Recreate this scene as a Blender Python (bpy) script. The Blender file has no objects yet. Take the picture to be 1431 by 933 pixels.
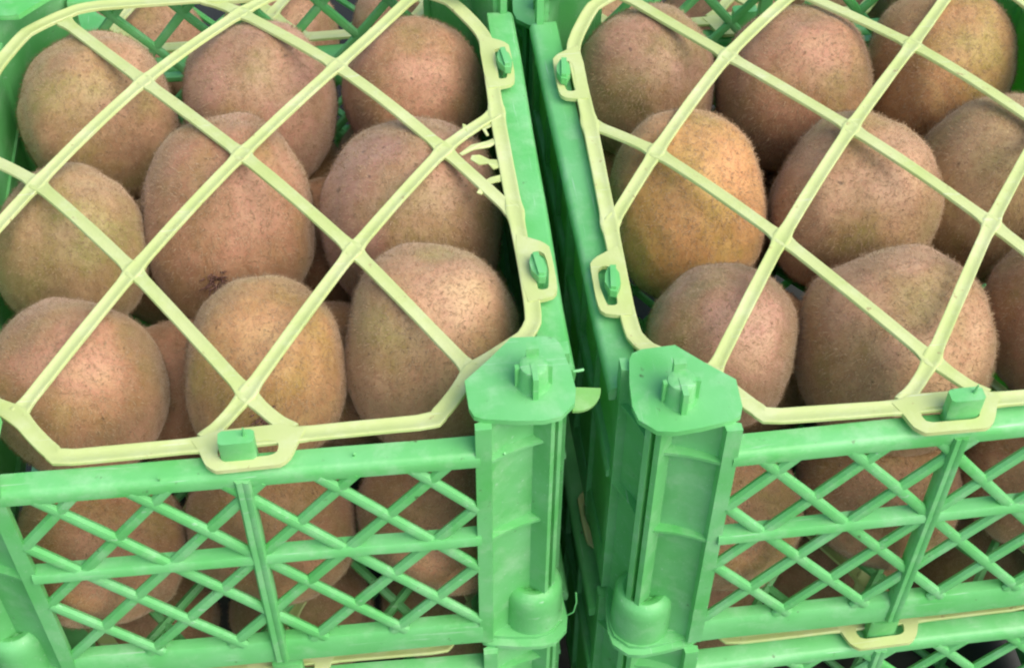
import bpy, bmesh, math, random
from mathutils import Vector, Matrix, noise

# ------------------------------------------------------------------ camera, world, light
U = 0.0008                      # one drawing unit (crate front is 254 units = about 20 cm wide)
ZT = 318.0                      # height of the upper crates' reference plane above the floor, in units
scene = bpy.context.scene
col = scene.collection
PITCH, ROLL = math.radians(49.11), math.radians(0.45)
cd = bpy.data.cameras.new('camera'); cam = bpy.data.objects.new('camera', cd); col.objects.link(cam)
fw = Vector((0, math.cos(PITCH), -math.sin(PITCH))); up = Vector((0, math.sin(PITCH), math.cos(PITCH))); rt = Vector((1, 0, 0))
rt2 = math.cos(ROLL)*rt + math.sin(ROLL)*up; up2 = -math.sin(ROLL)*rt + math.cos(ROLL)*up
m = Matrix((rt2, up2, -fw)).transposed().to_4x4(); m.translation = Vector((0, 0, (446.03 + ZT)*U)); cam.matrix_world = m
cd.sensor_fit = 'HORIZONTAL'; cd.sensor_width = 36; cd.lens = 2097.86/1431*36
cd.clip_start = 0.01; cd.clip_end = 200
scene.camera = cam

SUN_EL, SUN_AZ = math.radians(50), math.radians(128)      # azimuth clockwise from +Y: behind the viewer, a little to the right
w = bpy.data.worlds.new('World'); scene.world = w; w.use_nodes = True
nt = w.node_tree; bg = nt.nodes['Background']; sky = nt.nodes.new('ShaderNodeTexSky')
sky.sky_type = 'NISHITA'; sky.sun_disc = False; sky.sun_elevation = SUN_EL; sky.sun_rotation = SUN_AZ
sky.air_density = 1.0; sky.dust_density = 2.0; sky.ozone_density = 0.8
nt.links.new(sky.outputs[0], bg.inputs[0]); bg.inputs[1].default_value = 0.11
sd = bpy.data.lights.new('sun', 'SUN'); sun = bpy.data.objects.new('sun', sd); col.objects.link(sun)
sd.energy = 2.1; sd.angle = math.radians(60); sd.color = (1.0, 0.93, 0.82)
sdir = Vector((math.sin(SUN_AZ)*math.cos(SUN_EL), math.cos(SUN_AZ)*math.cos(SUN_EL), math.sin(SUN_EL)))
sun.rotation_euler = sdir.to_track_quat('Z', 'Y').to_euler()
vs = scene.view_settings
vs.view_transform = 'Standard'; vs.look = 'None'; vs.exposure = 1.0; vs.gamma = 1.0; vs.use_curve_mapping = False
scene.cycles.filter_width = 2.2
scene.cycles.max_bounces = 6; scene.cycles.transparent_max_bounces = 4

# ------------------------------------------------------------------ materials
def new_mat(name):
    mt = bpy.data.materials.new(name); mt.use_nodes = True
    n = mt.node_tree.nodes; l = mt.node_tree.links; n.clear()
    out = n.new('ShaderNodeOutputMaterial')
    return mt, n, l, out
def nz(n, l, co, scale, detail=4, rough=.6):
    t = n.new('ShaderNodeTexNoise'); t.inputs['Scale'].default_value = scale; t.inputs['Detail'].default_value = detail
    t.inputs['Roughness'].default_value = rough; l.new(co, t.inputs['Vector']); return t
def ramp(n, l, src, stops):
    r = n.new('ShaderNodeValToRGB'); e = r.color_ramp.elements
    while len(e) < len(stops): e.new(0.5)
    for k, (p, c) in enumerate(stops): e[k].position = p; e[k].color = (*c, 1)
    l.new(src, r.inputs[0]); return r
def mixc(n, l, fac, a, b, mode='MIX'):
    x = n.new('ShaderNodeMix'); x.data_type = 'RGBA'; x.blend_type = mode
    if isinstance(fac, float): x.inputs[0].default_value = fac
    else: l.new(fac, x.inputs[0])
    for s, v in ((6, a), (7, b)):
        if isinstance(v, tuple): x.inputs[s].default_value = (*v, 1)
        else: l.new(v, x.inputs[s])
    return x.outputs[2]

def plastic(name, c1, c2, dirt, trans, tcol, rough, dirt_lo=.66):
    mt, n, l, out = new_mat(name)
    tc = n.new('ShaderNodeTexCoord'); co = tc.outputs['Object']
    oi = n.new('ShaderNodeObjectInfo')
    add = n.new('ShaderNodeVectorMath'); add.operation = 'ADD'; l.new(co, add.inputs[0])
    sc = n.new('ShaderNodeVectorMath'); sc.operation = 'SCALE'; sc.inputs[0].default_value = (1.7, 2.3, 3.1); l.new(oi.outputs['Random'], sc.inputs['Scale'])
    l.new(sc.outputs[0], add.inputs[1]); co = add.outputs[0]
    big = nz(n, l, co, 38, 3)
    base = ramp(n, l, big.outputs[0], [(.3, c1), (.7, c2)])
    sp = nz(n, l, co, 260, 6, .65)                         # grime specks
    spr = ramp(n, l, sp.outputs[0], [(dirt_lo, (0, 0, 0)), (dirt_lo+.07, (1, 1, 1))])
    sm = nz(n, l, co, 90, 5, .7)                           # rubbed, smeared patches
    smr = ramp(n, l, sm.outputs[0], [(.5, (0, 0, 0)), (.75, (.35, .35, .35))])
    c = mixc(n, l, smr.outputs[0], base.outputs[0], tuple(.55*a+.33*b+.1 for a, b in zip(c2, (1, 1, .9))))
    c = mixc(n, l, spr.outputs[0], c, dirt)
    for rot, thr in ((.5, .66), (-.9, .68)):                # fine pale scratches in two directions
        mp = n.new('ShaderNodeMapping'); mp.inputs['Rotation'].default_value = (rot*.7, rot, rot*1.3); mp.inputs['Scale'].default_value = (30, 900, 500); l.new(co, mp.inputs['Vector'])
        sx_ = nz(n, l, mp.outputs[0], 1.0, 3, .6)
        c = mixc(n, l, ramp(n, l, sx_.outputs[0], [(thr, (0, 0, 0)), (thr+.05, (.5, .5, .5))]).outputs[0], c, tuple(.5*a+.42 for a in c2))
    b = n.new('ShaderNodeBsdfPrincipled'); l.new(c, b.inputs['Base Color'])
    rr = n.new('ShaderNodeMapRange'); rr.inputs[3].default_value = rough-.1; rr.inputs[4].default_value = rough+.2
    l.new(sm.outputs[0], rr.inputs[0]); l.new(rr.outputs[0], b.inputs['Roughness'])
    b.inputs['IOR'].default_value = 1.48
    fine = nz(n, l, co, 900, 3)
    bp = n.new('ShaderNodeBump'); bp.inputs['Strength'].default_value = .25; bp.inputs['Distance'].default_value = .0004
    mx = n.new('ShaderNodeMath'); mx.operation = 'ADD'; l.new(fine.outputs[0], mx.inputs[0]); l.new(sm.outputs[0], mx.inputs[1])
    l.new(mx.outputs[0], bp.inputs['Height']); l.new(bp.outputs[0], b.inputs['Normal'])
    t = n.new('ShaderNodeBsdfTranslucent'); t.inputs[0].default_value = (*tcol, 1)
    ms = n.new('ShaderNodeMixShader'); ms.inputs[0].default_value = trans
    l.new(b.outputs[0], ms.inputs[1]); l.new(t.outputs[0], ms.inputs[2]); l.new(ms.outputs[0], out.inputs[0])
    return mt
GREEN = plastic('green_plastic', (.125, .51, .14), (.215, .60, .245), (.08, .10, .05), .24, (.32, .85, .16), .32, .665)
GREEN_OLD = plastic('faded_green_plastic', (.07, .34, .15), (.10, .42, .2), (.06, .07, .04), .15, (.2, .6, .15), .5, .66)
LID = plastic('pale_yellow_plastic', (.50, .60, .215), (.60, .66, .315), (.36, .28, .14), .2, (.8, .85, .3), .45, .64)
FLASH = plastic('yellow_green_plastic', (.16, .46, .11), (.26, .54, .16), (.3, .3, .1), .3, (.6, .8, .2), .5, .7)

def kiwi_skin():
    mt, n, l, out = new_mat('kiwi_skin')
    tc = n.new('ShaderNodeTexCoord'); oi = n.new('ShaderNodeObjectInfo')
    sc = n.new('ShaderNodeVectorMath'); sc.operation = 'SCALE'; sc.inputs[0].default_value = (13., 29., 7.); l.new(oi.outputs['Random'], sc.inputs['Scale'])
    add = n.new('ShaderNodeVectorMath'); add.operation = 'ADD'; l.new(tc.outputs['Object'], add.inputs[0]); l.new(sc.outputs[0], add.inputs[1]); co = add.outputs[0]
    a = nz(n, l, co, 1.1, 4, .55)
    base = ramp(n, l, a.outputs[0], [(.36, (.25, .20, .068)), (.44, (.285, .185, .08)), (.52, (.315, .18, .10)), (.60, (.40, .225, .145)), (.70, (.46, .31, .18))])
    m1 = nz(n, l, co, 9, 5, .65)
    c = mixc(n, l, ramp(n, l, m1.outputs[0], [(.35, (0, 0, 0)), (.72, (1, 1, 1))]).outputs[0], base.outputs[0], (.47, .335, .2), 'MIX')
    c = mixc(n, l, .55, base.outputs[0], c)
    f = nz(n, l, co, 46, 4, .7)
    c = mixc(n, l, ramp(n, l, f.outputs[0], [(.3, (.22, .22, .22)), (.5, (0, 0, 0))]).outputs[0], c, (.10, .055, .03))
    d = nz(n, l, co, 7.5, 2, .5)
    c = mixc(n, l, ramp(n, l, d.outputs[0], [(.73, (0, 0, 0)), (.77, (.7, .7, .7))]).outputs[0], c, (.08, .05, .03))
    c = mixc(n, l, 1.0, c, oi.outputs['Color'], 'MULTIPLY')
    b = n.new('ShaderNodeBsdfPrincipled'); l.new(c, b.inputs['Base Color'])
    b.inputs['Roughness'].default_value = .45; b.inputs['IOR'].default_value = 1.4
    b.inputs['Sheen Weight'].default_value = .5; b.inputs['Sheen Roughness'].default_value = .4; b.inputs['Sheen Tint'].default_value = (.95, .8, .62, 1)
    bp = n.new('ShaderNodeBump'); bp.inputs['Strength'].default_value = .5; bp.inputs['Distance'].default_value = .0006
    mx = n.new('ShaderNodeMath'); mx.operation = 'ADD'; l.new(f.outputs[0], mx.inputs[0]); l.new(m1.outputs[0], mx.inputs[1])
    l.new(mx.outputs[0], bp.inputs['Height']); l.new(bp.outputs[0], b.inputs['Normal'])
    l.new(b.outputs[0], out.inputs[0]); return mt
SKIN = kiwi_skin()
def simple(name, c, rough=.7, trans=0.0):
    mt, n, l, out = new_mat(name)
    tc = n.new('ShaderNodeTexCoord'); k = nz(n, l, tc.outputs['Object'], 30, 4)
    r = ramp(n, l, k.outputs[0], [(.3, tuple(x*.8 for x in c)), (.7, tuple(x*1.15 for x in c))])
    b = n.new('ShaderNodeBsdfPrincipled'); l.new(r.outputs[0], b.inputs['Base Color']); b.inputs['Roughness'].default_value = rough
    if trans:
        t = n.new('ShaderNodeBsdfTranslucent'); l.new(r.outputs[0], t.inputs[0])
        s = n.new('ShaderNodeMixShader'); s.inputs[0].default_value = trans
        l.new(b.outputs[0], s.inputs[1]); l.new(t.outputs[0], s.inputs[2]); l.new(s.outputs[0], out.inputs[0])
    else: l.new(b.outputs[0], out.inputs[0])
    return mt
def fuzz_mat():
    mt, n, l, out = new_mat('kiwi_fuzz')
    tc = n.new('ShaderNodeTexCoord'); k = nz(n, l, tc.outputs['Object'], 60, 2)
    r = ramp(n, l, k.outputs[0], [(.34, (.23, .14, .075)), (.44, (.40, .27, .155)), (.62, (.6, .46, .31))])
    b = n.new('ShaderNodeBsdfDiffuse'); t = n.new('ShaderNodeBsdfTranslucent'); l.new(r.outputs[0], b.inputs[0]); l.new(r.outputs[0], t.inputs[0])
    s = n.new('ShaderNodeMixShader'); s.inputs[0].default_value = .4; l.new(b.outputs[0], s.inputs[1]); l.new(t.outputs[0], s.inputs[2]); l.new(s.outputs[0], out.inputs[0])
    return mt
FUZZ = fuzz_mat()
STEM = simple('kiwi_blossom_end', (.15, .075, .055), .85)
FLOOR = simple('concrete_floor', (.045, .045, .04), .9)

# ------------------------------------------------------------------ mesh helpers (drawing units in, metres out)
def finish(bm, name, mat, smooth=True, bevel=0.0, segs=2, recalc=True):
    if bevel:
        es = [e for e in bm.edges if len(e.link_faces) == 2 and e.calc_face_angle(0) > math.radians(38)]
        bmesh.ops.bevel(bm, geom=es, offset=bevel, segments=segs, profile=.6, affect='EDGES', clamp_overlap=True)
    if recalc: bmesh.ops.recalc_face_normals(bm, faces=bm.faces)
    for f in bm.faces: f.smooth = smooth
    bmesh.ops.scale(bm, vec=(U, U, U), verts=bm.verts)
    me = bpy.data.meshes.new(name); bm.to_mesh(me); bm.free(); me.materials.append(mat)
    if smooth:
        try: me.set_sharp_from_angle(angle=math.radians(42))
        except Exception: pass
    return me
def prism(bm, pts, z0, z1):
    lo = [bm.verts.new((x, y, z0)) for x, y in pts]; hi = [bm.verts.new((x, y, z1)) for x, y in pts]
    n = len(pts); bm.faces.new(lo[::-1]); bm.faces.new(hi)
    for i in range(n): bm.faces.new((lo[i], lo[(i+1) % n], hi[(i+1) % n], hi[i]))
def extrude_x(bm, prof, x0, x1, cuts=1, wob=0.0, seed=0):
    """profile of (y, z) pairs swept along x, with a slight waviness of moulded plastic"""
    rings = []
    for k in range(cuts+1):
        x = x0+(x1-x0)*k/cuts
        dy = wob*noise.noise(Vector((x*.02, seed, 0))); dz = wob*noise.noise(Vector((x*.02, seed, 7)))
        rings.append([bm.verts.new((x, y+dy, z+dz)) for y, z in prof])
    n = len(prof)
    for a, b in zip(rings, rings[1:]):
        for i in range(n): bm.faces.new((a[i], a[(i+1) % n], b[(i+1) % n], b[i]))
    bm.faces.new(rings[0][::-1]); bm.faces.new(rings[-1])
def tube(bm, pts, rad, n=8, flat=1.0, caps=True):
    pts = [Vector(q) for q in pts]; rings = []
    for i, q in enumerate(pts):
        d = (pts[min(i+1, len(pts)-1)]-pts[max(i-1, 0)]).normalized()
        a = d.cross(Vector((0, 1, 0)) if abs(d.y) < .9 else Vector((1, 0, 0))).normalized(); b = d.cross(a)
        r = rad[i] if isinstance(rad, (list, tuple)) else rad
        rings.append([bm.verts.new(q+a*math.cos(t)*r+b*math.sin(t)*r*flat) for t in [2*math.pi*k/n for k in range(n)]])
    for x, y in zip(rings, rings[1:]):
        for i in range(n): bm.faces.new((x[i], x[(i+1) % n], y[(i+1) % n], y[i]))
    if caps: bm.faces.new(rings[0][::-1]); bm.faces.new(rings[-1])
def lathe(bm, prof, cx, cy, n=24):
    rings = [[bm.verts.new((cx+r*math.cos(2*math.pi*k/n), cy+r*math.sin(2*math.pi*k/n), z)) for k in range(n)] for r, z in prof]
    for a, b in zip(rings, rings[1:]):
        for i in range(n): bm.faces.new((a[i], a[(i+1) % n], b[(i+1) % n], b[i]))
    bm.faces.new(rings[0][::-1]); bm.faces.new(rings[-1])
def obj(name, me, parent=None, loc=(0, 0, 0), rz=0.0):
    o = bpy.data.objects.new(name, me); col.objects.link(o)
    o.location = Vector(loc)*U; o.rotation_euler = (0, 0, rz); o.parent = parent
    return o
def empty(name, loc=(0, 0, 0), rz=0.0):
    o = bpy.data.objects.new(name, None); col.objects.link(o); o.location = Vector(loc)*U; o.rotation_euler = (0, 0, rz)
    o.empty_display_size = .02; return o
def tag(o, label=None, cat=None, group=None, kind=None):
    for k, v in (('label', label), ('category', cat), ('group', group), ('kind', kind)):
        if v: o[k] = v
    return o
def copy_tree(o, parent=None):
    c = o.copy(); col.objects.link(c); c.parent = parent
    for ch in kids[o.name]: copy_tree(ch, c)
    return c
kids = {}
def index_children():
    kids.clear()
    for o in bpy.data.objects:
        kids.setdefault(o.name, [])
        if o.parent: kids.setdefault(o.parent.name, []).append(o)

# ------------------------------------------------------------------ floor
bm = bmesh.new(); s = 6000
for q in [(-s, -s), (s, -s), (s, s), (-s, s)]: bm.verts.new((q[0], q[1], 0))
bm.faces.new(bm.verts)
tag(obj('ground', finish(bm, 'ground', FLOOR, False)), 'dark ground under the stacked crates', 'ground', kind='structure')

# ------------------------------------------------------------------ crate prototype: corner posts, four lattice panels, floor grid, lid hooks
HW, D = 127.0, 306.0                       # half width, depth
Z_PLATE, Z_RAIL, Z_MID, Z_BOT0, Z_FOOT = 8.0, -10.0, -67.0, -134.0, -152.0
DX, DZ = 17.5, 21.3

def make_panel(name, L, seed, wide=0.0):
    """panel-local frame: x along, y inward, z up"""
    h = L/2
    bm = bmesh.new()
    extrude_x(bm, [(-wide, -17.5), (-.4-wide, -13), (.6-wide, -10.8), (2.2-wide, -10), (9.6, -10), (10, -10.6), (10, -15), (7.8, -15), (7.8, -12.6), (3.2-wide, -12.6), (2.4-wide, -17.5)], -h-1.5, h+1.5, 14, .7, seed)
    p = obj(name, finish(bm, 'panel_top_rail', GREEN, True, .35, 1))
    bm = bmesh.new()
    extrude_x(bm, [(-1.3, -69.4), (-1.3, -66), (-.4, -64.6), (5.0, -64.2), (5.0, -66.6), (2.2, -67.4), (2.2, -69.4)], -h-1.5, h+1.5, 12, .6, seed+3)
    obj('middle_rail', finish(bm, 'middle_rail', GREEN), p)
    bm = bmesh.new()
    extrude_x(bm, [(0, -150), (-.2, -137), (1.2, -134.6), (4, -134), (6, -134), (6, -137), (3.2, -138), (3, -150)], -h-1.5, h+1.5, 14, .8, seed+5)
    obj('bottom_rail', finish(bm, 'bottom_rail', GREEN), p)
    bm = bmesh.new()
    prism(bm, [(-3.1, 4.5), (-3.1, -.3), (-2.2, -1.6), (-.8, -1.6), (0, -1.2), (.8, -1.8), (2.4, -1.8), (3.1, -.4), (3.1, 4.5)], -149, -12.8)
    obj('centre_rib', finish(bm, 'centre_rib', GREEN), p)
    z0, z1 = -16.5, -135.2; rnd = random.Random(seed)
    if wide:                                               # side walls: thin closed sheet with upright ribs
        bm = bmesh.new(); extrude_x(bm, [(2.0, -149), (2.0, -12.8), (3.6, -12.8), (3.6, -149)], -h-1, h+1, 12, .6, seed+9)
        obj('wall_sheet', finish(bm, 'wall_sheet', GREEN, False), p)
        for k in (-2, -1, 1, 2):
            bm = bmesh.new(); prism(bm, [(-1.2, 3), (-1.2, -.4), (1.2, -.4), (1.2, 3)], -149, -14)
            obj('upright_rib', finish(bm, 'upright_rib', GREEN, True, .4, 1), p, (k*37.0, 0, 0))
        return p
    for sgn in (1, -1):
        for k in range(-12, 13):
            x0 = k*2*DX; sl = sgn*DX/DZ                    # x = x0 + sl*(z - z_node)
            zn = -68.0
            zs = [z0, z1]; xs = [x0+sl*(z-zn) for z in zs]
            # clip to +-h
            pts = []
            t0, t1 = 0.0, 1.0; dx = xs[1]-xs[0]
            for lim, s_ in ((h, 1), (-h, -1)):
                t = (lim-xs[0])/dx
                if s_*dx > 0: t1 = min(t1, t)
                else: t0 = max(t0, t)
            if t1-t0 < .06: continue
            A = Vector((xs[0]+dx*t0, 0, z0+(z1-z0)*t0)); B = Vector((xs[0]+dx*t1, 0, z0+(z1-z0)*t1))
            bm = bmesh.new(); yy = 1.7+.15*sgn
            n = max(2, int((B-A).length/14)); P = []
            for i in range(n+1):
                q = A.lerp(B, i/n); q.y = yy+.35*noise.noise(Vector((q.x*.03, q.z*.03, k+seed)))
                e = .3*noise.noise(Vector((q.x*.025+5, q.z*.025, k*1.7+seed)))
                P.append((q.x+e, q.y, q.z+e))
            tube(bm, P, [2.5+.12*rnd.uniform(-1, 1) for _ in P], 8, .85)
            obj('lattice_bar', finish(bm, 'lattice_bar', GREEN), p)
    return p

def mirror_diag(pts): return [(-y, -x) for x, y in pts][::-1]
def make_post():
    """corner at the local origin, inside towards -x and +y, symmetric about the diagonal"""
    outer = [(-39.5, 0), (-33.5, 0), (-33, 3.6), (-28, 6.6), (-21, 9.8), (-15.5, 11.6)]
    out2 = outer+mirror_diag(outer)
    inner = [(-39.5, 3.2), (-36, 4.4), (-35.4, 6.4), (-29.6, 9.6), (-22.4, 13.0), (-16.6, 14.8)]
    in2 = inner+mirror_diag(inner)
    bm = bmesh.new(); prism(bm, out2+in2[::-1], Z_FOOT+2, Z_PLATE-2.4)
    post = obj('corner_post', finish(bm, 'corner_post', GREEN, True, .5, 2))
    # radial double rib running down the recess
    bm = bmesh.new()
    for off, tip in ((-2.3, 7.6), (2.3, 7.6)):
        d = Vector((.7071, -.7071)); nrm = Vector((.7071, .7071)); a = Vector((-14.5, 14.5))+nrm*off; b = Vector((-tip-.3, tip+.3))+nrm*off
        q = [a-nrm*1.3, b-nrm*1.2, b+nrm*1.2, a+nrm*1.3]; prism(bm, [(v.x, v.y) for v in q], -126, Z_PLATE-2.4)
    obj('post_rib', finish(bm, 'post_rib', GREEN, True, .4, 2), post)
    # top plate
    half = [(-41.5, 22), (-41, 9), (-39.5, 5), (-36, 3.2), (-24, 1.2), (-14, .4), (-7.5, 1.6)]
    pl = half+mirror_diag(half)+[(-31.5, 31.5)]
    bm = bmesh.new(); prism(bm, pl, Z_PLATE-2.6, Z_PLATE)
    obj('top_plate', finish(bm, 'top_plate', GREEN, True, .8, 2), post)
    # lower plate
    bm = bmesh.new(); prism(bm, [(x*1.0, y*1.0) for x, y in pl], Z_FOOT, Z_FOOT+2.2)
    obj('foot_plate', finish(bm, 'foot_plate', GREEN, True, .7, 2), post)
    # stacking socket: rounded cup at the foot
    bm = bmesh.new()
    lathe(bm, [(13.6, Z_FOOT+2), (13.3, -131), (12.9, -126.5), (11.6, -123.6), (9.4, -122.4), (7, -123), (5.2, -125.5)], -14.6, 14.6, 28)
    obj('stacking_socket', finish(bm, 'stacking_socket', GREEN), post)
    # curved shelves in the recess
    for z in (-15.5, -68.5):
        for mir in (0, 1):
            sh = [(-33.4, .4), (-28.5, 2.9), (-22, 5.6), (-15.5, 7.4), (-12.6, 8.0), (-14.5, 12.6), (-21, 10.6), (-28, 7.4), (-33.2, 4.2)]
            if mir: sh = mirror_diag(sh)
            bm = bmesh.new(); prism(bm, sh, z-.8, z+.8)
            obj('shelf_rib', finish(bm, 'shelf_rib', GREEN, True, .4, 1), post)
    # stacking peg: ribbed stub, hollowed either side of a narrow front fin
    bm = bmesh.new()
    lathe(bm, [(6.8, Z_PLATE-.3), (5.9, Z_PLATE+1.2), (5.6, Z_PLATE+9.6), (5.2, Z_PLATE+10.8), (4.2, Z_PLATE+11.2), (2.2, Z_PLATE+11.3)], 0, 0, 24)
    prism(bm, [(-1.3, 0), (-1.0, -8.4), (1.0, -8.4), (1.3, 0)], Z_PLATE-.3, Z_PLATE+11.6)
    for sg in (-1, 1): prism(bm, [(sg*4.6, -1), (sg*7.0, -1.4), (sg*7.0, .8), (sg*4.6, 1.0)], Z_PLATE-.3, Z_PLATE+10.4)
    prism(bm, [(-2.4, 3.8), (2.4, 3.8), (2.0, 7.4), (-2.0, 7.4)], Z_PLATE+4, Z_PLATE+15)
    obj('stacking_peg', finish(bm, 'stacking_peg', GREEN, True, .5, 2), post, (-16, 18.5, 0))
    return post

def make_hook(kind):
    bm = bmesh.new()
    if kind == 'front':                                   # squat round-shouldered stud
        q = [(-6.6, -2.2), (-5.2, -3.2), (5.2, -3.2), (6.6, -2.2), (6.6, 2.2), (5.2, 3.2), (-5.2, 3.2), (-6.6, 2.2)]
        prism(bm, q, Z_RAIL-.5, 5.5)
        tube(bm, [(3, .5, 5), (3.3, .4, 8), (3.2, .1, 10.5)], [.9, .6, .25], 6)
        me = finish(bm, 'front_hook', GREEN, True, 1.5, 3)
    else:                                                 # narrow leaf-shaped hook with a twisted head
        prism(bm, [(-1.6, -4), (1.6, -4), (1.6, 4), (-1.6, 4)], Z_RAIL-.5, -3.6)
        prism(bm, [(-3.2, -2.0), (-1.2, -6.8), (1.4, -7.4), (3.2, -2.6), (2.9, 3.0), (.9, 7.2), (-1.4, 6.6), (-3, 2.4)], -4, -.4)
        prism(bm, [(-1.1, -6), (1.2, -6.2), (1.6, 6), (-.9, 6)], -.6, 1.3)
        me = finish(bm, 'side_hook', GREEN, True, .7, 2)
    return me

crate0 = empty('plastic_crate')
fp = make_panel('front_panel', 2*(HW-39.5), 1); fp.parent = crate0
bp_ = make_panel('back_panel', 2*(HW-39.5), 2); bp_.parent = crate0; bp_.location = Vector((0, D, 0))*U; bp_.rotation_euler.z = math.pi
sp1 = make_panel('side_panel', D-79, 3, 3.0); sp1.parent = crate0; sp1.location = Vector((HW, D/2, 0))*U; sp1.rotation_euler.z = math.pi/2
sp2 = make_panel('side_panel', D-79, 4, 3.0); sp2.parent = crate0; sp2.location = Vector((-HW, D/2, 0))*U; sp2.rotation_euler.z = -math.pi/2
post0 = make_post(); index_children()
for k, (x, y) in enumerate(((HW, 0), (HW, D), (-HW, D), (-HW, 0))):
    q = post0 if k == 0 else copy_tree(post0)
    q.parent = crate0; q.location = Vector((x, y, 0))*U; q.rotation_euler.z = k*math.pi/2
    for ch in q.children:
        if ch.name.startswith('stacking_peg'): ch.rotation_euler.z = -k*math.pi/2      # all pegs face the front
hf, hs = make_hook('front'), make_hook('side')
obj('lid_hook', hf, crate0, (0, 6.2, 0)); obj('lid_hook', hf, crate0, (0, D-6.2, 0), math.pi)
for sx in (-1, 1):
    for y in (84, D-88): obj('lid_hook', hs, crate0, (sx*(HW-6), y+2.6, 0), .12*sx)
bm = bmesh.new()                                          # floor: rim bars, then crossing diagonal ribs
for y in (9, D/2, D-9): prism(bm, [(-HW+5, y-3), (HW-5, y-3), (HW-5, y+3), (-HW+5, y+3)], -151, -148.6)
fsheet = obj('floor_frame', finish(bm, 'floor_frame', GREEN, True, .5, 1), crate0)
for sg in (-1, 1):                                        # raised diagonal ribs on the floor
    for k in range(-4, 5):
        pts = []
        for t in (-1, 1):
            y = D/2+t*(D/2-8); x = k*52.0+sg*t*(D/2-8)*.8; pts.append(Vector((x, y)))
        a_, b_ = pts
        def clipx(p, q, lim):
            if abs(p.x) <= lim: return p
            t = ((lim if p.x > 0 else -lim)-p.x)/(q.x-p.x); return p.lerp(q, t) if 0 < t < 1 else None
        a2 = clipx(a_, b_, HW-8); b2 = clipx(b_, a_, HW-8)
        if a2 is None or b2 is None: continue
        bm = bmesh.new(); tube(bm, [(a2.x, a2.y, -148.6+.2*sg), (b2.x, b2.y, -148.6+.2*sg)], 2.2, 6)
        obj('floor_rib', finish(bm, 'floor_rib', GREEN), fsheet)
index_children()

# ------------------------------------------------------------------ lid prototype: flat net of straps in an eight-sided frame, looped tabs
def smooth_path(pts, closed=False, step=3.0, rnd=.0):
    out = []
    n = len(pts); rng = range(n if closed else n-1)
    for i in rng:
        p0 = Vector(pts[(i-1) % n] if closed or i > 0 else pts[i]); p1 = Vector(pts[i]); p2 = Vector(pts[(i+1) % n]); p3 = Vector(pts[(i+2) % n] if closed or i+2 < n else pts[i+1])
        c = max(1, int((p2-p1).length/step))
        for k in range(c):
            t = k/c; lin = p1.lerp(p2, t)
            cr = .5*((2*p1)+(-p0+p2)*t+(2*p0-5*p1+4*p2-p3)*t*t+(-p0+3*p1-3*p2+p3)*t**3)
            out.append(lin.lerp(cr, rnd))
    if not closed: out.append(Vector(pts[-1]))
    return out
def lid_z(u, v, seed):
    return -5.2+1.0*noise.noise(Vector((u*.012, v*.012, seed)))+5.5*max(0, 1-(u/112)**2)*max(0, 1-((v-150)/132)**2)
def strap_mesh(path, w0, zt, nodes, seed, closed=False, name='strap', flare=1.2, th=1.5):
    """strap of varying half-width with a shallow channel between two soft edges"""
    bm = bmesh.new(); rings = []; n = len(path)
    for i, q in enumerate(path):
        a = path[(i-1) % n] if closed or i > 0 else path[i]; b = path[(i+1) % n] if closed or i < n-1 else path[i]
        d = (b-a).normalized(); nr = Vector((-d.y, d.x))
        w = w0+.16*noise.noise(Vector((q.x*.05, q.y*.05, seed)))
        for nd in nodes:
            dd = (q-Vector(nd)).length; w += flare*math.exp(-(dd/4.2)**2)
        if closed and n > 8:                               # mitre
            ca = (q-a).normalized().dot((b-q).normalized()); w /= max(.75, math.sqrt((1+ca)/2))
        z = lid_z(q.x, q.y, 3)+zt
        prof = [(-w, -th), (-w, -.12), (-w*.93, .1), (-w*.6, .08), (-w*.48, -.14), (w*.48, -.14), (w*.6, .08), (w*.93, .1), (w, -.12), (w, -th)]
        rings.append([bm.verts.new((q.x+nr.x*s_, q.y+nr.y*s_, z+h_)) for s_, h_ in prof])
    m_ = len(rings[0]); pairs = list(zip(rings, rings[1:]))+([(rings[-1], rings[0])] if closed else [])
    for x, y in pairs:
        for i in range(m_): bm.faces.new((x[i], x[(i+1) % m_], y[(i+1) % m_], y[i]))
    if not closed: bm.faces.new(rings[0][::-1]); bm.faces.new(rings[-1])
    return finish(bm, name, LID)
def ring_mesh(outer, inner, zt, th=2.0, name='tab'):
    """flat loop between two outlines that have the same number of points"""
    bm = bmesh.new(); n = len(outer)
    def lay(pts, dz): return [bm.verts.new((x, y, lid_z(x, y, 3)+zt+dz)) for x, y in pts]
    ot, it, ob, ib = lay(outer, 0), lay(inner, 0), lay(outer, -th), lay(inner, -th)
    for i in range(n):
        j = (i+1) % n
        for q in ((ot[i], ot[j], it[j], it[i]), (ob[j], ob[i], ib[i], ib[j]), (ob[i], ob[j], ot[j], ot[i]), (it[i], it[j], ib[j], ib[i])): bm.faces.new(q)
    return finish(bm, name, LID, True, .45, 2)
def resample(pts, n):
    P = [Vector(q) for q in pts]; L = [(P[(i+1) % len(P)]-P[i]).length for i in range(len(P))]; T = sum(L); out = []
    for k in range(n):
        s_ = T*k/n; i = 0
        while s_ > L[i]: s_ -= L[i]; i += 1
        q = P[i].lerp(P[(i+1) % len(P)], s_/L[i]); out.append((q.x, q.y))
    return out

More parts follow.
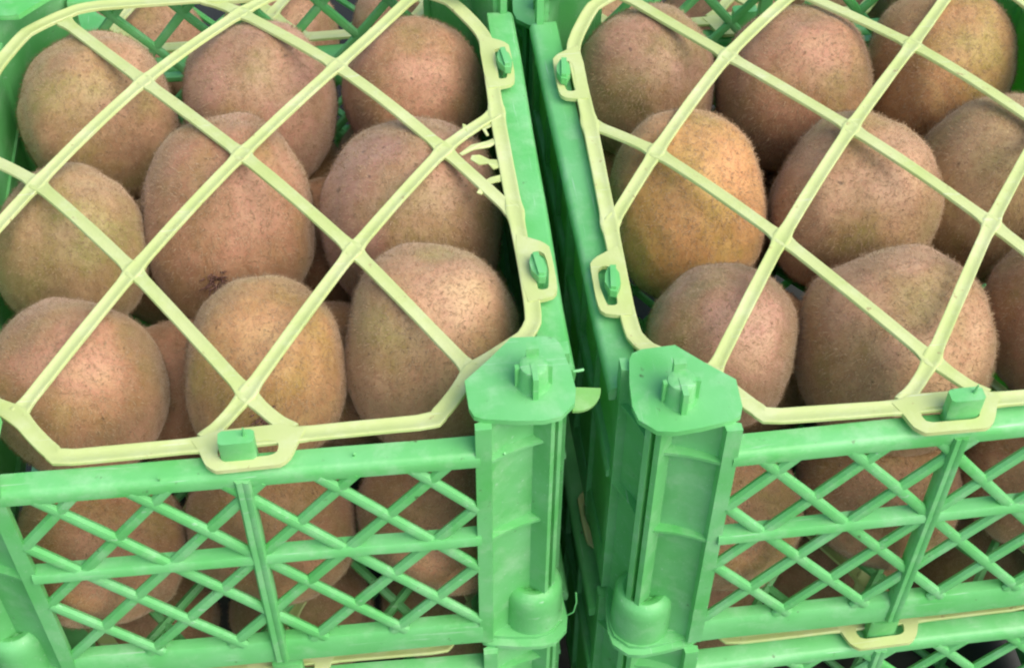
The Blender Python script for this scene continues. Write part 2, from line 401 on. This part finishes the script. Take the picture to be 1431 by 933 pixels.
FR = [(64, 12), (72.5, 15.5), (79.5, 24), (87, 34.5), (99, 42.5), (109.5, 49.5), (114, 57), (115, 70), (115, 118), (115, 184), (116, 236), (112, 250), (102, 270), (86, 282), (68, 288)]
frame_pts = FR+[(-x, y) for x, y in FR[::-1]]
NODES = [(0, 273), (44.5, 223), (-44.5, 223), (0, 165), (88.5, 161), (-88.5, 161), (45, 102), (-45, 102), (0, 33)]
SA = [[(-85, 277.5), (-44.5, 223), (0, 165), (45, 102), (86.5, 35)],
      [(-17, 287.4), (0, 273), (44.5, 223), (88.5, 161), (114.5, 120)],
      [(-114.5, 185), (-88.5, 161), (-45, 102), (0, 33), (16, 14)]]
lid0 = empty('crate_lid')
fpath = smooth_path(frame_pts, True, 3.0, .45)
obj('rim_frame', strap_mesh(fpath, 3.3, .25, [s_[0] for s_ in SA]+[s_[-1] for s_ in SA]+[(-s_[0][0], s_[0][1]) for s_ in SA]+[(-s_[-1][0], s_[-1][1]) for s_ in SA], 1, True, 'rim_frame', .8), lid0)
for i, s_ in enumerate(SA):
    obj('strap', strap_mesh(smooth_path(s_, False, 2.5, .6), 2.8, 0.0, NODES+[s_[0], s_[-1]], 10+i), lid0)
    b = [(-x, y) for x, y in s_]
    obj('strap', strap_mesh(smooth_path(b, False, 2.5, .6), 2.8, .12, NODES+[b[0], b[-1]], 20+i), lid0)
def front_tab(name, sy):
    o_ = resample([(-21, 13.5), (-18, 8), (-16, 2), (-12.5, -1.6), (12.5, -1.6), (16, 2), (18.5, 8), (21.5, 13.5), (12, 17), (-12, 17)], 40)
    i_ = resample([(-11, 9), (-11.4, 6.5), (-10.5, 4), (-8, 3), (8, 3), (10.5, 4), (11.4, 6.5), (11, 9), (8, 10.2), (-8, 10.2)], 40)
    k = min(range(40), key=lambda q: (Vector(i_[q])-Vector(o_[0])).length); i_ = i_[k:]+i_[:k]
    if sy: o_ = [(-x, 300-y) for x, y in o_]; i_ = [(-x, 300-y) for x, y in i_]
    obj(name, ring_mesh(o_, i_, .45, 2.1, name), lid0)
front_tab('front_tab', 0); front_tab('back_tab', 1)
for sx in (-1, 1):
    for yc in (84, 218):
        o_ = [(113.5, -17), (118, -16.6), (123.5, -15.6), (126, -13), (126.6, -6), (126.6, 6), (126.4, 13), (124, 16), (118, 19.5), (113.5, 22), (112.4, 10), (112.4, -6)]
        i_ = [(118.4, -10.5), (120.2, -11.4), (122.6, -10.6), (123.3, -7), (124.2, -1), (124.2, 5), (123.6, 9), (121.8, 10.8), (119.4, 10.8), (117.7, 8), (117.5, 2), (117.9, -6)]
        o_ = resample(o_, 36); i_ = resample(i_, 36); k = min(range(36), key=lambda q: (Vector(i_[q])-Vector(o_[0])).length); i_ = i_[k:]+i_[:k]
        o_ = [(sx*x, yc+y) for x, y in o_]; i_ = [(sx*x, yc+y) for x, y in i_]
        obj('side_tab', ring_mesh(o_, i_, .5, 2.0, 'side_tab'), lid0)
index_children()

# ------------------------------------------------------------------ kiwi fruit prototypes
def kiwi_shape(d, seed):
    z = d.z
    k = 1+.06*noise.noise(d*1.5+Vector((seed*3.1, 0, 0)))+.022*noise.noise(d*3.6+Vector((0, seed*2.2, 0)))+.007*noise.noise(d*9+Vector((0, 0, seed)))-.035*max(0, math.cos(math.atan2(d.y, d.x)*3+seed*1.3))*(1-d.z*d.z)
    k *= 1-.02*z                                            # slightly egg-shaped
    e = (abs(d.x)**2.25+abs(d.y)**2.25+abs(d.z)**2.25)**(-1/2.25)
    return d*(k*(.35+.65*e))
kiwi_mesh, fuzz_mesh = [], []
for sd_ in range(5):
    bm = bmesh.new(); bmesh.ops.create_icosphere(bm, subdivisions=5, radius=1)
    for v in bm.verts: v.co = kiwi_shape(v.co.normalized(), sd_)
    for f in bm.faces: f.smooth = True
    me = bpy.data.meshes.new('kiwi_fruit'); bm.to_mesh(me); bm.free(); me.materials.append(SKIN); kiwi_mesh.append(me)
    rnd = random.Random(40+sd_); vs_, fs_ = [], []
    for k in range(15000):
        z = rnd.uniform(-1, 1); t = rnd.uniform(0, 2*math.pi); r = math.sqrt(1-z*z); d = Vector((r*math.cos(t), r*math.sin(t), z))
        q = kiwi_shape(d, sd_)*.998
        tn = d.cross(Vector((rnd.gauss(0, 1), rnd.gauss(0, 1), rnd.gauss(0, 1)))).normalized()
        g = Vector((0, 0, -1)); g = (g-d*g.dot(d)); tn = (tn*.8+g*.5).normalized()
        dr = (d*rnd.uniform(.35, 1.0)+tn).normalized(); ln = rnd.uniform(.03, .085); sd2 = d.cross(dr).normalized()*rnd.uniform(.0021, .0041)
        b = len(vs_); vs_ += [q-sd2, q+sd2, q+dr*ln]; fs_.append((b, b+1, b+2))
    me = bpy.data.meshes.new('fuzz'); me.from_pydata(vs_, [], fs_); me.materials.append(FUZZ); fuzz_mesh.append(me)
bm = bmesh.new(); rnd = random.Random(5)                     # withered blossom end: scar disc with dry bristles
lathe(bm, [(.10, -.03), (.09, .012), (.06, .02), (.03, .01)], 0, 0, 14)
for k in range(34):
    t = rnd.uniform(0, 6.28); r = rnd.uniform(.02, .15); a = Vector((r*math.cos(t), r*math.sin(t), .01)); d = Vector((math.cos(t)*.9+rnd.gauss(0, .4), math.sin(t)*.9+rnd.gauss(0, .4), .7)).normalized()
    L_ = rnd.uniform(.05, .13); tube(bm, [a, a+d*L_*.6, a+d*L_+Vector((rnd.gauss(0, .01), rnd.gauss(0, .01), 0))], [.010, .008, .003], 5)
for f in bm.faces: f.smooth = True
blossom_me = bpy.data.meshes.new('blossom_end'); bm.to_mesh(blossom_me); bm.free(); blossom_me.materials.append(STEM)

def crate_point(frame, u, v, z):
    (x, y, a, zo) = frame
    return Vector((x+math.cos(a)*u-math.sin(a)*v, y+math.sin(a)*u+math.cos(a)*v, z+zo+ZT))
kcount = [0]
def kiwi(frame, u, v, z, rx, rz, label, group, tint=(1, 1, 1), tilt=(0, 0), spin=None, blossom=None, ry=None):
    i = kcount[0]; kcount[0] += 1; rnd = random.Random(900+i)
    o = bpy.data.objects.new('kiwi_fruit', kiwi_mesh[i % 5]); col.objects.link(o)
    o.location = crate_point(frame, u, v, z)*U
    o.scale = (rx*U, (ry or rx)*U, rz*U)
    o.rotation_euler = (math.radians(tilt[0]), math.radians(tilt[1]), rnd.uniform(-.5, .5) if spin is None else spin)
    o.color = (*tint, 1); tag(o, label, 'kiwi', group)
    f = bpy.data.objects.new('fuzz', fuzz_mesh[i % 5]); col.objects.link(f); f.parent = o; f['kind'] = 'stuff'
    if blossom:
        d = Vector(blossom).normalized(); b = bpy.data.objects.new('blossom_end', blossom_me); col.objects.link(b); b.parent = o
        b.location = kiwi_shape(d, i % 5)*.985; b.rotation_euler = d.to_track_quat('Z', 'Y').to_euler()
    return o

# ------------------------------------------------------------------ place crates
FL = (-100.18, 324.44, math.radians(6.41), 0.0)
FRr = (172.16, 347.2, math.radians(7.63), 0.0)
PITCHZ = Z_PLATE-Z_FOOT
def frame_off(f, u, v, da, dz):
    q = crate_point(f, u, v, 0); return (q.x, q.y, f[2]+da, f[3]+dz)
FLl = frame_off(FL, 1.5, -3.0, math.radians(-.5), -PITCHZ)
FRl = frame_off(FRr, -1.0, -2.0, math.radians(.4), -PITCHZ)
FLb = frame_off(FL, 6, 320, math.radians(1.0), -62)
FRb = frame_off(FRr, -3, 321, math.radians(-.6), -62)
def place_crate(frame, label, first=False):
    c = crate0 if first else copy_tree(crate0)
    c.location = crate_point(frame, 0, 0, 0)*U; c.rotation_euler.z = frame[2]
    return tag(c, label, 'crate', 'green plastic fruit crates')
def place_lid(frame, label, da=0.0, dv=0.0, du=0.0, first=False):
    c = lid0 if first else copy_tree(lid0)
    off = Vector((0, 150)); ca, sa = math.cos(da), math.sin(da)           # turned a little about its own middle
    lo = Vector((du+off.x-(ca*off.x-sa*off.y), dv+off.y-(sa*off.x+ca*off.y)))
    c.location = crate_point(frame, lo.x, lo.y, 0)*U; c.rotation_euler.z = frame[2]+da
    return tag(c, label, 'crate lid', 'yellow net lids hooked on the crates')
# copies first (children index refers to the prototypes), prototypes last
place_crate(FRr, 'bright green lattice crate of kiwis on the right, on top of its stack')
place_crate(FLl, 'green lattice crate under the left kiwi crate, mostly below the picture edge')
place_crate(FRl, 'green lattice crate under the right kiwi crate, lid tab showing at its rim')
place_crate(FLb, 'green crate standing behind the left crate, seen through its back lattice')
place_crate(FRb, 'green crate standing behind the right crate, seen through its back lattice')
cL = place_crate(FL, 'bright green lattice crate of kiwis on the left, on top of its stack', True)
place_lid(FRr, 'pale yellow net lid over the kiwis of the right crate', math.radians(-1.7), -1.0)
place_lid(FLl, 'pale yellow net lid pressed under the left upper crate')
place_lid(FRl, 'pale yellow net lid pressed under the right upper crate, slotted tab showing', 0, -1)
place_lid(FLb, 'pale yellow net lid of the crate behind the left crate')
place_lid(FRb, 'pale yellow net lid of the crate behind the right crate')
lL = place_lid(FL, 'pale yellow net lid over the left crate, torn strands at its right edge', math.radians(1.3), 1.0, 0, True)

# torn plastic strands on the left lid's right edge
rs = random.Random(3)
for pts in ([(113, 178), (108, 175), (101, 173), (95, 167), (96, 166), (102, 170.5), (109, 172), (113, 174)],
            [(113, 163), (108, 163.5), (104, 165.5), (100.5, 166), (99.5, 163), (103, 160), (107, 160.5), (109, 157.5), (113, 158)],
            [(113, 153), (107, 151.5), (104, 149), (100, 142), (102, 141.5), (105.5, 147), (109, 148.6), (113, 149.5)],
            [(112, 188), (107, 183), (108.5, 179), (109.6, 179), (108.6, 183), (113, 186)],
            [(99, 177), (98, 182), (98.6, 186.5), (100.2, 186), (100, 182), (101, 178)]):
    bm = bmesh.new(); n = len(pts)
    pts = [(x, y-9) for x, y in pts]
    hi = [bm.verts.new((x, y, lid_z(x, y, 3)-.3+rs.uniform(-.7, .5))) for x, y in pts]; lo = [bm.verts.new((v.co.x, v.co.y, v.co.z-.6)) for v in hi]
    bm.faces.new(hi); bm.faces.new(lo[::-1])
    for k in range(n): bm.faces.new((hi[k], lo[k], lo[(k+1) % n], hi[(k+1) % n]))
    obj('torn_strand', finish(bm, 'torn_strand', LID, False), lL)
# moulding scraps on the left crate's near corner: a flap and a few hairs of flash
bm = bmesh.new(); R_ = 11
prism(bm, [(0, 3)]+[(R_*math.cos(t)+1, 3+R_*.95*math.sin(t)) for t in [math.radians(-95+95*k/8) for k in range(9)]], -.8, .8)
fl = obj('moulded_flap', finish(bm, 'moulded_flap', FLASH, True, .3, 1), cL, (HW-2, 16, 2)); fl.rotation_euler = (math.radians(8), math.radians(10), 0)
for pts, r in (([(127, 24, 6), (129.5, 24, 6.3), (131, 24.5, 6)], .6), ([(127, 4, -140), (129.5, 3, -136), (130.5, 3, -128), (130, 3, -120)], .35), ([(98, 0, -10.4), (98.4, -1, -8.5)], .5), ([(-30, 1, -10), (-30, .4, -7.6)], .5), ([(42, 5, -10), (42.4, 4, -7.8)], .5)):
    bm = bmesh.new(); tube(bm, pts, r, 6); obj('flash_strand', finish(bm, 'flash_strand', GREEN), cL)

# ------------------------------------------------------------------ place kiwis
RED, TAN, OLIVE, PINK, ORANGE = (1.02, .87, .80), (1.12, 1.08, .98), (.98, 1.05, .85), (1.0, .90, .95), (1.15, 1.05, .75)
gl, gr = 'kiwis under the left lid', 'kiwis under the right lid'
for a in (
  (FL, -77, 256, -50.3, 38.5, 45.5, 'tan kiwi in the back left corner of the left crate', gl, TAN, (10, 0)),
  (FL, 1, 258, -51.0, 39, 46.1, 'brown kiwi at the middle of the back row in the left crate', gl, PINK, (15, 5)),
  (FL, 80, 256, -50.2, 36, 42.7, 'reddish brown kiwi in the back right corner of the left crate', gl, RED, (8, -6)),
  (FL, -84, 165, -50.7, 34, 41.5, 'olive brown kiwi at the left end of the left crate middle row', gl, OLIVE, (-10, 5)),
  (FL, -13, 179, -52.5, 40.5, 50.6, 'large reddish kiwi with dark bristly blossom end, centre of the left crate', gl, RED, (-20, 4), 0.0, (0, -.95, -.25)),
  (FL, 73.5, 172, -52.5, 43.5, 49.5, 'wide brown kiwi at the right end of the left crate middle row', gl, PINK, (5, 10)),
  (FL, -75, 83, -51.5, 36, 42.7, 'brown kiwi at the left end of the left crate front row', gl, RED, (12, 0)),
  (FL, 4, 84, -51.9, 35, 43.8, 'brown kiwi with an ochre side, behind the left lid front tab', gl, ORANGE, (-12, 6), 0.0, (.12, -.99, .1)),
  (FL, 76, 90, -50, 39, 48.3, 'pale fronted egg shaped kiwi, right end of the left crate front row', gl, TAN, (-8, 0)),
  (FRr, -71, 262, -48.1, 35.5, 42.1, 'mauve brown kiwi in the back left corner of the right crate', gr, PINK, (10, 4)),
  (FRr, 4, 248, -48.8, 39, 46.1, 'brown kiwi at the middle of the back row in the right crate', gr, RED, (14, 0)),
  (FRr, 82, 256, -50.9, 38, 44.9, 'ochre kiwi at the right end of the right crate back row', gr, ORANGE, (5, 6)),
  (FRr, -68, 173, -49.2, 37, 47.2, 'orange ochre kiwi with a bright top, left end of the right crate middle row', gr, (1.4, 1.18, .78), (-14, -4)),
  (FRr, 12, 166, -51.6, 40, 47.2, 'brown kiwi at the centre of the right crate', gr, TAN, (6, 0)),
  (FRr, 82, 174, -56, 38, 49.5, 'olive tan kiwi at the right end of the right crate middle row', gr, OLIVE, (-5, 6)),
  (FRr, -69, 88, -51.6, 33, 40.4, 'small mauve brown kiwi in the front left corner of the right crate', gr, PINK, (10, 0)),
  (FRr, 6, 79, -56, 43, 48, 'broad bristly brown kiwi in the middle of the right crate front row', gr, TAN, (4, 0)),
  (FRr, 86, 86, -50.8, 36, 42.7, 'brown kiwi cut by the right picture edge in the right crate', gr, RED, (0, 0)),
): kiwi(*a)
for f, side in ((FL, 'left'), (FRr, 'right')):
    rk = random.Random(77)
    rows = ((44, 'first', -111, ((-76, 'left end'), (2, 'middle'), (78, 'right end'))), (122, 'second', -107, ((-40, 'left one'), (38, 'right one'))),
            (208, 'third', -107, ((-44, 'left one'), (32, 'right one'))), (268, 'last', -113, ((-72, 'left end'), (2, 'middle'), (74, 'right end'))))
    for v, row, z, us in rows:
        for u, nm in us:
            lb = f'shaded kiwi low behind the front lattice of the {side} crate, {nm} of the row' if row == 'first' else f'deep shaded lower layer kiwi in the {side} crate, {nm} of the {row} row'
            kiwi(f, u+rk.uniform(-3, 3), v+rk.uniform(-3, 3), z, 38, 33, lb, 'lower layer kiwis behind the front lattices' if row == 'first' else 'deep lower layer kiwis', (.95, .8, .68), (8, 20), ry=35)  # darker tint: shade inside the crate put into the fruit colour
for f, nm in ((FLl, 'crate under the left crate'), (FRl, 'crate under the right crate'), (FLb, 'crate behind the left crate'), (FRb, 'crate behind the right crate')):
    for u, pos in ((-75, 'left'), (2, 'middle'), (77, 'right')):
        kiwi(f, u, 62, -46, 35, 35, f'{pos} kiwi of the front row in the {nm}', 'kiwis in the half hidden crates', (1.05, .95, .9), (10, 0))
